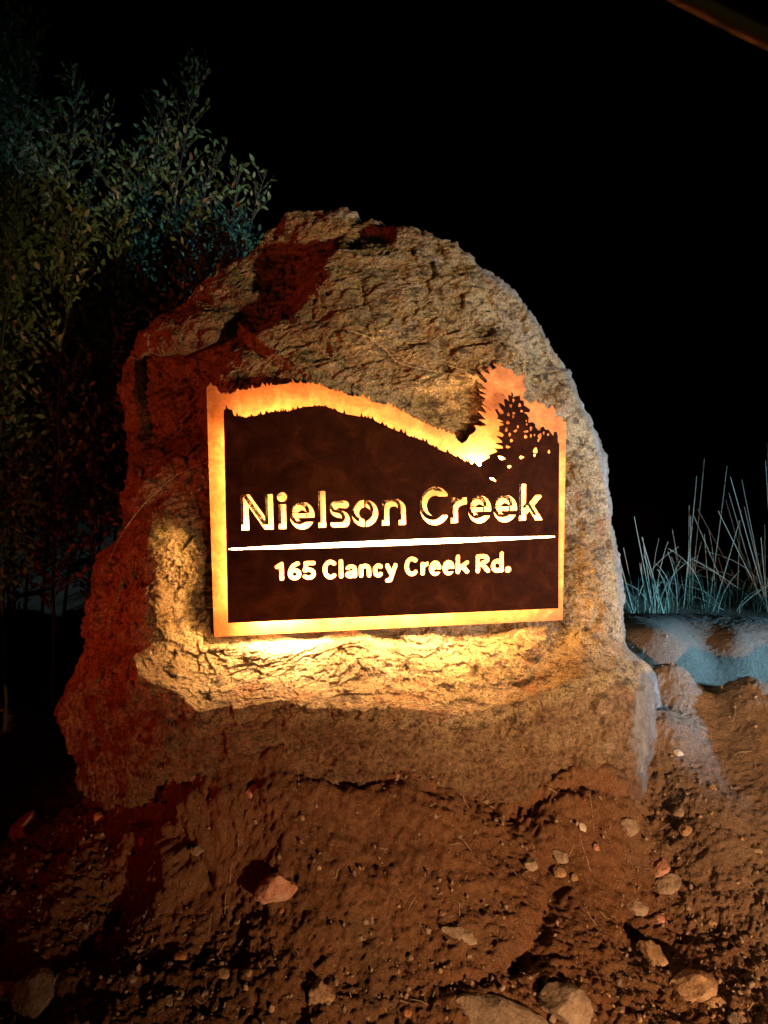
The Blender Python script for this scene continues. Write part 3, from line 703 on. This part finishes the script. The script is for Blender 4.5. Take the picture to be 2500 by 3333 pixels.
GROOVES = [([(1640,2690),(1700,2640),(1735,2720),(1760,2800),(1810,2880),(1800,2950),(1750,3060),(1700,3150),(1640,3180)], .024, .07),
           ([(660,2530),(560,2570),(545,2660),(560,2740),(630,2800),(700,2890)], .014, .05),
           ([(480,2560),(460,2700),(440,2800)], .012, .02),
           ([(1950,3090),(2060,3060)], .012, .03), ([(1400,3230),(1550,3200),(1900,3100)], .016, .035),
           ([(0,2900),(110,2890),(190,2810)], .02, .02), ([(2230,2990),(2300,3000),(2360,3060)], .01, .02), ([(560,3060),(650,2990)], .012, .02),
           ([(400,2680),(520,2630),(640,2545),(850,2518),(1150,2526),(1330,2548)], .016, .055), ([(1630,2650),(1690,2604),(1760,2594),(2000,2584),(2100,2650)], .014, .05)]
GW = [([tuple(ground_hit(*p)[:2]) for p in pts], w_, d_) for pts, w_, d_ in GROOVES]
def ground_frame(xy):
    z0 = base_z(xy); e = .01
    gx = (base_z(xy + [e, 0]) - z0) / e; gy = (base_z(xy + [0, e]) - z0) / e
    n = np.c_[-gx, -gy, np.ones(len(xy))]; n /= np.linalg.norm(n, axis=1)[:, None]
    return z0, n
def ground_noise(p, xy, fine=True):
    near = np.hypot(xy[:, 0], xy[:, 1] - 2) < 4
    calm = 1 - .75 * sstep((xy[:, 1] - 2.72) / .15) * (xy[:, 0] > .5)
    calm = calm * (1 - .6 * sstep((xy[:, 0] - .75) / .3) * sstep((xy[:, 1] - 1.9) / .3))
    d = fbm(p * 2.2 + 3, 3) * .030
    d += (fbm(p * 8 + 8, 3, .55)) * .014
    d += terrace(perlin(p * 13 + 5) * 2.2, .35) * .008 + np.abs(perlin(p * 26 + 1)) * .010 * (0.6 + perlin(p * 3 + 5))
    if fine:
        q = p[near]
        d[near] += np.clip(perlin(q * 45), -.25, 1) * .0075 + np.clip(perlin(q * 85 + 4), -.3, 1) * .0085 + perlin(q * 150) * .005 + chips(q * 26) * .010 * (.6 + perlin(q * 5)) + chips(q * 70) * .0045
    d *= calm
    for pts, w_, dp_ in GW:
        m = near; dist, s_, t_ = poly_dist(xy[m], pts); dist = dist + .014 * perlin(p[m] * 20) + .008 * perlin(p[m] * 55)
        e = np.clip(t_ / .5, 0, 1) * np.clip((len(pts) - 1 - t_) / .5, 0, 1) * (.65 + .6 * perlin(p[m] * 6 + 2))
        d[m] -= np.exp(-(np.clip(dist, 0, 9) / w_) ** 2) * dp_ * e
    return d
def full_z(xy, fine=True):
    z0, n = ground_frame(xy)
    return z0 + ground_noise(np.c_[xy, z0], xy, fine) / np.clip(n[:, 2], .5, 1)
def axis(lo, hi, fine, far_lo, far_hi):
    a = np.arange(lo, hi, fine); up = [hi]; s = fine
    while up[-1] < far_hi: s *= 1.09; up.append(up[-1] + s)
    dn = [lo - fine]; s = fine
    while dn[-1] > far_lo: s *= 1.09; dn.append(dn[-1] - s)
    return np.concatenate([dn[::-1], a, up])
ax = axis(-1.35, 1.75, .0052, -120, 120); ay = axis(1.45, 3.3, .0046, -60, 200)
XX, YY = np.meshgrid(ax, ay); xy = np.c_[XX.ravel(), YY.ravel()]
Z0, GN = ground_frame(xy); GP = np.c_[xy, Z0]; GP = GP + GN * ground_noise(GP, xy)[:, None]
ii = np.arange(len(xy)).reshape(XX.shape)
gq = np.stack([ii[:-1, :-1], ii[:-1, 1:], ii[1:, 1:], ii[1:, :-1]], -1).reshape(-1, 4)
gr = mesh_obj('ground', GP, gq, M['dirt'], None, True)
gpx, gpy, gf = to_px(GP)
dry = sstep((GP[:, 0] - .60 - .10 * (GP[:, 1] < 9) * fbm(GP * 3, 2) - .25 * (2.3 - GP[:, 1]).clip(0, 1)) / .45) * (gf > 0)
_a = gr.data.attributes.new('dry', 'FLOAT', 'POINT'); _a.data.foreach_set('value', dry.astype(np.float32))
tag(gr, 'bare clumpy brown dirt banked up against the boulder', None, None, 'structure')
def surf(px, py): return ground_hit(px, py, lambda q: full_z(q, False))

# ------------------------------------------------------------------ loose stones
import bmesh
def stone_mesh(name, seed, sub=4, flat=1.0, cuts=9):
    bm = bmesh.new(); bmesh.ops.create_icosphere(bm, subdivisions=sub, radius=1.0)
    r_ = np.random.default_rng(seed)
    v = np.array([x.co[:] for x in bm.verts])
    for i in range(cuts):                             # slice facets
        d = r_.normal(size=3); d /= np.linalg.norm(d); h = r_.uniform(.55, .85)
        s = v @ d; m = s > h; v[m] -= d * (s[m] - h)[:, None] * .93
    v += v * (fbm(v * 1.6 + seed, 3)[:, None] * .14 + perlin(v * 7 + seed)[:, None] * .025)
    v /= np.abs(v).max(0)
    v[:, 2] *= flat
    for x, c in zip(bm.verts, v): x.co = c
    me = bpy.data.meshes.new(name); bm.to_mesh(me); bm.free()
    me.polygons.foreach_set('use_smooth', [False] * len(me.polygons))
    return me
# px, py, width px, height px, material, rotation in picture (deg), flat, label
ST = [
(905,2875,150,118,'stone_pink',10,.9,'big two toned pink and pale rock half buried in the bank under the sign'),
(95,2690,108,92,'stone_orange',25,.8,'angular orange rock at the left edge beside the dark pit'),
(120,3215,150,150,'stone_grey',30,.8,'broken grey brown slab at the lower left corner under a pale shard'),
(185,3190,95,34,'stone_pale',50,.6,'long pale shard lying along the broken slab at lower left'),
(8,3200,46,110,'stone_orange',80,.8,'rust coloured stone cut by the left edge at the bottom'),
(588,3110,42,30,'stone_orange',10,.6,'small bright orange flat stone alone on the dark dirt'),
(728,3166,62,38,'stone_tan',-15,.6,'low oval stone lower left of centre, left of its smaller neighbour'),
(808,3160,30,36,'stone_tan',70,.7,'small upright stone just right of the low oval stone'),
(1047,3225,88,74,'stone_tan',-30,.9,'tan rock with a deep shadow on its left, left of the wide bottom slab'),
(919,2962,22,18,'stone_orange',0,.7,'pebble just below the big two toned rock'),
(830,2560,54,78,'stone_pink',80,.6,'wedge shaped reddish stone stuck in the bank right under the boulder edge'),
(1495,3028,124,56,'stone_grey',-8,.35,'thin flat slab lying in the middle of the bare dirt slope'),
(2124,3108,92,92,'stone_tan',40,.9,'rounded tan rock between the dark gully and the lower right blocks'),
(2260,3212,165,98,'stone_tan',-8,.8,'largest blocky tan rock near the lower right corner with a black shadow'),
(1838,3268,190,112,'stone_grey',-12,.8,'brown rock with sharp ridge right of the wide bottom slab'),
(1640,3310,330,110,'stone_grey',-8,.7,'widest slab at the bottom edge of the picture'),
(2071,2943,92,54,'stone_grey',15,.7,'brown lump above the rounded tan rock'),
(2150,2818,66,54,'stone_pink',30,.8,'pinkish stone on top of the pair right of the black crack'),
(2166,2872,110,62,'stone_grey',10,.7,'wide brown stone under the pinkish one right of the black crack'),
(1725,2808,54,42,'stone_grey',20,.8,'stone at the foot of the left gully wall, left of its group'),
(1819,2830,42,52,'stone_tan',60,.8,'pointed stone in the gully middle'),
(1868,2852,26,32,'stone_tan',80,.8,'little upright stone right of the pointed one in the gully'),
(1940,2754,22,30,'stone_pink',80,.7,'small pale pink stone on the bank right of the gully'),
(1894,2686,32,32,'stone_pale',30,.6,'triangular pale chip high on the right bank'),
(1823,2777,64,52,'stone_grey',0,.8,'grey clod wedged in the top of the gully'),
(2049,2686,92,50,'stone_grey',25,.5,'flat brown slab embedded below the right corner of the boulder'),
(2147,2988,38,30,'stone_pink',0,.7,'small pink stone above the rounded tan rock'),
(2330,3258,84,46,'stone_tan',-20,.6,'low stone touching the right side of the largest block'),
(1638,2988,28,26,'stone_pink',0,.8,'tiny pink stone in the centre of the slope'),
(2316,2998,32,28,'stone_tan',0,.8,'small square stone on the right slope at the end of a crack'),
(47,2900,20,22,'stone_pale',60,.5,'tiny white chip near the left edge'),
(66,2932,56,28,'stone_grey',-40,.5,'narrow grey splinter below the tiny white chip'),
(40,2975,54,36,'stone_orange',30,.6,'flat orange stone at the left edge below the splinter'),
(332,2650,44,54,'stone_orange',60,.8,'reddish stone under the left end of the boulder'),
(365,2625,28,30,'stone_orange',0,.8,'small reddish stone right of its bigger twin under the boulder'),
(328,3050,36,30,'stone_tan',0,.7,'greenish tan stone on the left slope'),
(283,3262,50,30,'stone_tan',-25,.6,'small tan stone right of the broken slab'),
(226,3285,34,28,'stone_orange',0,.7,'small orange stone touching the broken slab foot'),
(776,2995,30,20,'stone_tan',0,.7,'small flat stone left below the two toned rock'),
(645,2762,48,40,'stone_grey',0,.8,'brown clod on the left bank between crack and rock'),
(2207,2445,36,28,'stone_pale',0,.6,'pale round stone in the right dirt beside the boulder corner'),
(2320,2560,26,24,'stone_tan',0,.7,'small tan stone in the right dirt slope'),
(2210,2640,40,30,'stone_grey',0,.7,'small brown stone at the foot of the boulder right corner'),
(2460,2760,30,40,'stone_grey',70,.7,'dark stone at the right edge on the slope'),
(2230,2700,44,36,'stone_tan',20,.7,'light stone lower right of the boulder corner'),
(1425,2695,40,14,'stone_tan',20,.4,'thin stone splinter on the bank under the sign centre'),
(470,2735,30,34,'stone_orange',0,.8,'small orange stone in the left crack'),
(1480,3090,30,22,'stone_orange',0,.7,'small rust coloured stone below the flat slab'),
(2440,3180,46,34,'stone_grey',0,.7,'brown stone near the right edge at the bottom'),
(2400,3300,60,44,'stone_grey',20,.7,'rough brown stone in the lower right corner'),
(1330,3290,40,30,'stone_orange',0,.7,'small reddish stone left of the widest slab'),
(560,3250,52,34,'stone_grey',0,.6,'dull brown stone at the bottom left of centre'),
(430,3180,40,30,'stone_grey',0,.6,'small dull stone right of the broken slab group'),
]
lib = {}
for i, (px_, py_, ww, hh, mt, rot, flat, lab) in enumerate(ST):
    hit = surf(min(max(px_, 2), 2498), min(py_ + hh * .20, 3330) if py_ < 3300 else 3330)
    if px_ < 5: hit = surf(5, py_)
    dist = (hit - CAM) @ FW; s = dist / FPX / 2
    me = stone_mesh('stone', 40 + i, 4 if ww > 70 else 3, 1.0, 9); me.materials.append(M[mt])
    if me.materials and max(ww, hh) > 400: pass
    # stones lie on the slope: axes are right, up-slope and outward normal
    e = .02; g0 = base_z(np.array([[hit[0], hit[1]], [hit[0] + e, hit[1]], [hit[0], hit[1] + e]]))
    nn = np.array([-(g0[1] - g0[0]) / e, -(g0[2] - g0[0]) / e, 1.0]); nn /= np.linalg.norm(nn)
    if px_ in (830, 332, 365): nn = np.array([0, -.8, .6])
    a1 = np.cross([0, 1, 0], nn); a1 /= np.linalg.norm(a1); a2 = np.cross(nn, a1)
    c_, s_ = math.cos(R(rot)), math.sin(R(rot))
    b1 = a1 * c_ + a2 * s_; b2 = -a1 * s_ + a2 * c_
    ln = ww * s; fore = max(.45, abs(a2 @ UP)); sh = hh * s / (fore + .35)
    th_ = min(ln, sh) * flat
    o = bpy.data.objects.new('stone', me)
    Mx = Matrix(((b1[0]*ln, b2[0]*sh, nn[0]*th_, 0), (b1[1]*ln, b2[1]*sh, nn[1]*th_, 0), (b1[2]*ln, b2[2]*sh, nn[2]*th_, 0), (0, 0, 0, 1)))
    # bake the shape so the object keeps unit scale
    me.transform(Mx); me.update()
    o.location = hit + nn * th_ * .42
    link(o); tag(o, lab, 'stone', 'loose stones on the dirt')

# gravel and crumbs: nobody could count them
def gravel():
    protos = []
    for sd in range(6):
        me = stone_mesh('g', 200 + sd, 1, 1.0, 3)
        v = np.array([x.co[:] for x in me.vertices]); f = np.array([p.vertices[:] for p in me.polygons]); protos.append((v, f)); bpy.data.meshes.remove(me)
    bag = {'a': Bag(), 'b': Bag()}
    n = 11000
    pxs = rng.uniform(-60, 2560, n); pys = rng.uniform(2200, 3333, n)
    # spread on a world grid near what the camera sees
    X_ = rng.uniform(-1.3, 1.7, n * 3); Y_ = rng.uniform(1.45, 3.1, n * 3)
    dens = perlin(np.c_[X_ * 3, Y_ * 3, X_ * 0]) + (2.0 - Y_) * .9 + .5 * (np.abs(X_) > .6)
    k = dens > rng.uniform(-.6, 1.0, n * 3); X_ = X_[k][:n]; Y_ = Y_[k][:n]
    Zg = full_z(np.c_[X_, Y_])
    for x, y, z_ in zip(X_, Y_, Zg):
        s = .0013 + .0075 * rng.random() ** 7
        if y < 1.85: s *= 1.25
        v, f = protos[rng.integers(6)]
        e = Euler(rng.uniform(0, 6.28, 3)).to_matrix(); A = np.array(e)
        vv = (v * np.array([1, .8, .6]) * s) @ A.T + np.array([x, y, z_ + s * .25])
        bag['a' if rng.random() < .75 else 'b'].add(vv, f)
    o = bag['a'].build('gravel', M['stone_grey']); tag(o, 'brown grit and small gravel scattered over the dirt bank', 'gravel', None, 'stuff')
    o = bag['b'].build('gravel', M['stone_tan']); tag(o, 'paler tan crumbs of rock mixed into the dirt bank', 'gravel', None, 'stuff')
gravel()
def litter():
    b = Bag()
    for i in range(260):
        x = rng.uniform(-1.1, 1.5); y = rng.uniform(1.5, 2.6); L = rng.uniform(.012, .05); a = rng.uniform(0, 3.14)
        xs = np.array([[x + L * t * math.cos(a), y + L * t * math.sin(a)] for t in (-.5, 0, .5)])
        zz = full_z(xs) + .003
        Vt, Ft = tube(np.c_[xs, zz], .0007, 4); b.add(Vt, Ft)
    o = b.build('straw_litter', M['straw']); tag(o, 'bits of dry straw strewn on the dirt', 'straw', None, 'stuff')
litter()

# ------------------------------------------------------------------ grass stems lying over the boulder
def rock_stem(pts, lab, rad=.0011, lift=.02, n=40):
    P = np.array(pts, float); t = np.linspace(0, len(P) - 1, n)
    # smooth path
    xs = np.interp(t, range(len(P)), P[:, 0]); ys = np.interp(t, range(len(P)), P[:, 1])
    k = np.ones(5) / 5
    xs[2:-2] = np.convolve(xs, k, 'valid'); ys[2:-2] = np.convolve(ys, k, 'valid')
    q = np.c_[xs, ys]; off = rock_offset(q); p = on_plane(xs, ys, off)
    dn = rock_noise(p); off2 = off + dn * .8 + lift * .5
    off2 = np.convolve(np.pad(off2, 3, 'edge'), np.ones(7) / 7, 'valid')
    p = on_plane(xs, ys, off2)
    Vt, Ft = tube(p, np.linspace(rad, rad * .5, n), 5)
    o = mesh_obj('dry_straw', Vt, Ft, M['straw'], None, True); tag(o, lab, 'straw'); return o
rock_stem([(1130,1075),(1200,1095),(1260,1140),(1290,1180),(1340,1195),(1410,1208),(1440,1212)], 'long curved dry stem lying on the boulder face above the hill line', lift=.03)
rock_stem([(1460,1190),(1510,1205),(1545,1232),(1565,1250)], 'short dry stem running to the pine cutout from the left', lift=.04)
rock_stem([(690,1500),(640,1515),(575,1545),(520,1590),(450,1660),(395,1740),(370,1790),(355,1830)], 'thin pale straw arching down the red lit left side of the boulder', lift=.05)

# ------------------------------------------------------------------ grass clumps beyond the berm
def stalk_path(bpx, bpy_, tpx, tpy, dist, bend):
    b = CAM + ray(bpx, bpy_) * dist; t = CAM + ray(tpx, tpy) * (dist + bend)
    m = (b + t) / 2; side = np.array([(tpx - bpx) * .00012, 0, .02 + abs(tpx - bpx) * .00012])
    q = np.linspace(0, 1, 9)[:, None]
    return (1 - q) ** 2 * b + 2 * q * (1 - q) * (m + side) + q * q * t
F2 = 2.0117
def zz6(L): return [(1900 + a / F2, 1400 + b / F2, 1900 + c / F2, 1400 + d / F2) for a, b, c, d in L]
CL = {
 'sparse clump of leaning dry stalks just right of the boulder': (4.5, zz6([(350,1285,215,775),(368,1280,260,770),(415,1290,375,870),(475,1300,330,565),(470,1300,385,700),(488,1300,485,975),(550,1300,380,700),(515,1290,460,1010),(440,1290,365,870),(350,1285,250,1060)])),
 'upright clump with two tall stalks left of the middle': (4.8, zz6([(640,1290,740,300),(680,1280,790,185),(680,1280,690,495),(700,1280,580,660),(710,1280,710,830),(665,1290,585,1070),(720,1290,735,1000),(640,1285,690,770),(670,1230,480,910),(690,1270,700,560)])),
 'clump topped by one long straight stalk': (4.7, zz6([(800,1290,938,235),(815,1290,1020,590),(860,1295,905,1200),(790,1285,770,1120),(800,1290,800,1180),(980,1220,715,1090),(830,1280,790,680)])),
 'dense fan of crossing stalks near the right edge': (4.85, zz6([(985,1260,1035,520),(1010,1290,880,830),(1030,1290,720,560),(1080,1290,1190,690),(1150,1260,745,515),(1000,1290,1020,590),(1040,1290,1130,860),(1180,1300,930,460),(1160,1150,720,850),(1180,1100,740,950)])),
 'thick tall clump cut by the right edge of the picture': (4.6, zz6([(1230,1290,1035,325),(1240,1290,960,305),(1210,1300,950,410),(1250,1290,1200,80),(1260,1290,1190,200),(1190,1310,1185,620),(1020,1160,1207,1020),(1210,1290,1160,700),(1250,1280,880,530),(1240,1300,1050,500)])),
}
for lab, (dist, stk) in CL.items():
    b0 = np.array([CAM + ray(s[0], s[1]) * dist for s in stk]).mean(0)
    gz = float(full_z(np.array([[b0[0], b0[1]]]))[0]); root = empty('grass_clump', (b0[0], b0[1], gz), lab, 'grass', 'dry grass clumps beyond the berm')
    for s in stk:
        path = stalk_path(*s, dist + rng.uniform(-.15, .15), rng.uniform(-.1, .1))
        path = np.concatenate([[np.array([path[0][0], path[0][1], float(full_z(path[:1, :2])[0]) - .01])], path])
        Vt, Ft = tube(path - np.array(root.location), np.linspace(.0036, .0017, 10), 5)
        mesh_obj('stalk', Vt, Ft, M['straw'], root, True)
    for i in range(9):
        x = b0[0] + rng.normal() * .13; y = b0[1] + rng.normal() * .08; g = float(full_z(np.array([[x, y]]), False)[0]); h = rng.uniform(.18, .50)
        lean = rng.normal() * .5; q = np.linspace(0, 1, 10)[:, None]
        path = np.array([x, y, g - .01]) + q * np.array([lean * h * .4, 0, h]) + q ** 2.4 * np.array([lean * h, rng.normal() * .05, -abs(lean) * h * .45])
        Vt, Ft = tube(path - np.array(root.location), np.linspace(.0028, .0010, 10), 5)
        mesh_obj('stalk', Vt, Ft, M['straw'], root, True)
    bag = Bag()
    for i in range(34):
        x = b0[0] + rng.normal() * .12; y = b0[1] + rng.normal() * .10; g = float(full_z(np.array([[x, y]]), False)[0])
        h = rng.uniform(.04, .19) * (1.3 if dist > 4.3 else 1); dx, dy = rng.normal(size=2) * h * .35
        q = np.linspace(0, 1, 5)[:, None]
        path = np.array([x, y, g]) + q * np.array([0, 0, h]) + q ** 2 * np.array([dx, dy, -abs(dx) * .3])
        Vt, Ft = tube(path - np.array(root.location), np.linspace(.0020, .0006, 5), 4); bag.add(Vt, Ft)
    o = bag.build('low_blades', M['blade'], root, True); o['kind'] = 'stuff'

# ------------------------------------------------------------------ shrubs on the left behind the boulder
def leaf_proto():
    n = 5; v = []; f = []
    for i in range(n + 1):
        t = i / n; wd = .21 * math.sin(math.pi * min(1, t * 1.0) ** .85) + .004
        v += [(-wd, t, .05 * math.sin(t * 3)), (0, t, -.02 + .05 * math.sin(t * 3)), (wd, t, .05 * math.sin(t * 3))]
    for i in range(n):
        a = i * 3
        f += [(a, a+1, a+4, a+3), (a+1, a+2, a+5, a+4)]
    return np.array(v), np.array(f)
LV, LF = leaf_proto()
leaf_me = {}
for k, mname in (('g', 'leaf'), ('d', 'leaf_dry')):
    me = bpy.data.meshes.new('leaf'); me.from_pydata([tuple(x) for x in LV], [], [tuple(int(i) for i in q) for q in LF]); me.materials.append(M[mname]); leaf_me[k] = me
def shrub(lab, stems, dist, seed):
    r_ = np.random.default_rng(seed)
    bx = np.mean([s[0] for s in stems]); b = CAM + ray(bx, 2150) * dist
    gz = float(full_z(np.array([[b[0], b[1]]]), False)[0])
    root = empty('shrub', (b[0], b[1], gz), lab, 'shrub', 'leafy shrubs in the dark behind the boulder')
    L0 = np.array(root.location); leaves = []; twigs = Bag()
    for (bpx, tpx, tpy, dens) in stems:
        d_ = dist + r_.uniform(-.25, .25)
        base = CAM + ray(bpx, 2150) * d_; base = np.array([base[0], base[1], gz - .02]); tip = CAM + ray(tpx, tpy) * (d_ + r_.uniform(-.1, .2))
        q = np.linspace(0, 1, 16)[:, None]; bow = np.array([(tpx - bpx) * -.00015, 0, .05])
        path = base * (1 - q) + tip * q + 4 * q * (1 - q) * bow + np.c_[r_.normal(size=(16, 3))] * .006
        Vt, Ft = tube(path - L0, np.linspace(.009, .0018, 16), 6); mesh_obj('stem', Vt, Ft, M['stem'], root, True)
        L = np.linalg.norm(tip - base); nt_ = int(L / .018 * dens)
        for i in range(nt_):
            t = .22 + .78 * (i + r_.random()) / nt_
            p = np.array([np.interp(t, q[:, 0], path[:, k]) for k in range(3)])
            a = r_.uniform(0, 6.28); up = .55 + .5 * t; ln = (.36 * (1 - t) ** .6 + .06) * r_.uniform(.6, 1.15)
            dr = np.array([math.cos(a), math.sin(a) * .8, up]); dr /= np.linalg.norm(dr)
            tw = p + np.linspace(0, 1, 4)[:, None] * dr * ln
            if ln > .07: Vt, Ft = tube(tw - L0, np.linspace(.0022, .0008, 4), 4); twigs.add(Vt, Ft)
            m = max(2, int(ln / .026))
            for j in range(m):
                pj = p + dr * ln * (j + 1) / m
                ld = dr * .5 + r_.normal(size=3) * .55 + np.array([0, 0, .25]); ld /= np.linalg.norm(ld)
                leaves.append((pj, ld, r_.uniform(.018, .045), r_.normal(size=3), 'd' if r_.random() < .12 else 'g'))
    if twigs.n: o = twigs.build('twigs', M['stem'], root, True); o['kind'] = 'stuff'
    def mat_of(p, ld, s, rr):
        x = np.cross(ld, rr + np.array([0, -1.2, .3])); x /= np.linalg.norm(x); zc = np.cross(x, ld)
        return np.c_[x, ld, zc] * s
    # those in view and nearest first
    def vis(l):
        px_, py_, f_ = to_px(l[0]); return not (-20 < px_ < 2520 and -20 < py_ < 2000), -l[2] / f_
    leaves.sort(key=vis)
    for p, ld, s, rr, k in leaves[:300]:
        A = mat_of(p, ld, s, rr); q = p - L0
        o = bpy.data.objects.new('leaf', leaf_me[k]); o.parent = root
        o.matrix_local = Matrix(((A[0,0], A[0,1], A[0,2], q[0]), (A[1,0], A[1,1], A[1,2], q[1]), (A[2,0], A[2,1], A[2,2], q[2]), (0, 0, 0, 1)))
        COL.objects.link(o)
    for k, mn_ in (('g', 'leaf'), ('d', 'leaf_dry')):
        bag = Bag()
        for p, ld, s, rr, kk in leaves[300:]:
            if kk == k: bag.add(LV @ mat_of(p, ld, s, rr).T + (p - L0), LF)
        if bag.n: o = bag.build('foliage', M[mn_], root); o['kind'] = 'stuff'
    return len(leaves)
nl = 0
nl += shrub('tallest shrub, cut by the top left corner of the picture', [(-150,20,-60,1.3),(-160,70,60,1.2),(-100,45,180,1.2),(-60,110,90,1),(-200,-80,60,1),(20,60,330,1),(-120,-10,500,1)], 3.5, 1)
nl += shrub('shrub with two middling tips left of the tallest spire', [(60,260,250,1),(120,340,360,1),(0,170,350,1),(180,420,520,1)], 3.7, 2)
nl += shrub('slender shrub with the tall narrow spire left of the boulder top', [(430,640,205,1.1),(350,530,330,1),(480,700,480,.9),(300,470,460,1)], 3.9, 3)
nl += shrub('low shrub whose twig tip hangs just left of the boulder crest', [(560,865,560,.8),(600,780,540,.8),(620,760,720,.9),(540,700,640,1)], 3.6, 4)
nl += shrub('dark low shrub filling the left edge below the others', [(40,60,760,1),(150,230,700,1),(260,380,820,1),(0,-40,900,1)], 3.3, 5)
print('leaves', nl)

# ------------------------------------------------------------------ slack cord across the top right corner, close to the lens and out of focus
a = CAM + ray(1900, -175) * .50; b = CAM + ray(3000, 366) * .47
q = np.linspace(0, 1, 24)[:, None]
path = a * (1 - q) + b * q - np.array([0, 0, .001]) * (4 * q * (1 - q))
Vt, Ft = tube(path, .0052, 14)
o = mesh_obj('cord', Vt, Ft, M['cord'], None, True)
tag(o, 'blurred orange brown cord crossing the top right corner close to the camera', 'cord')
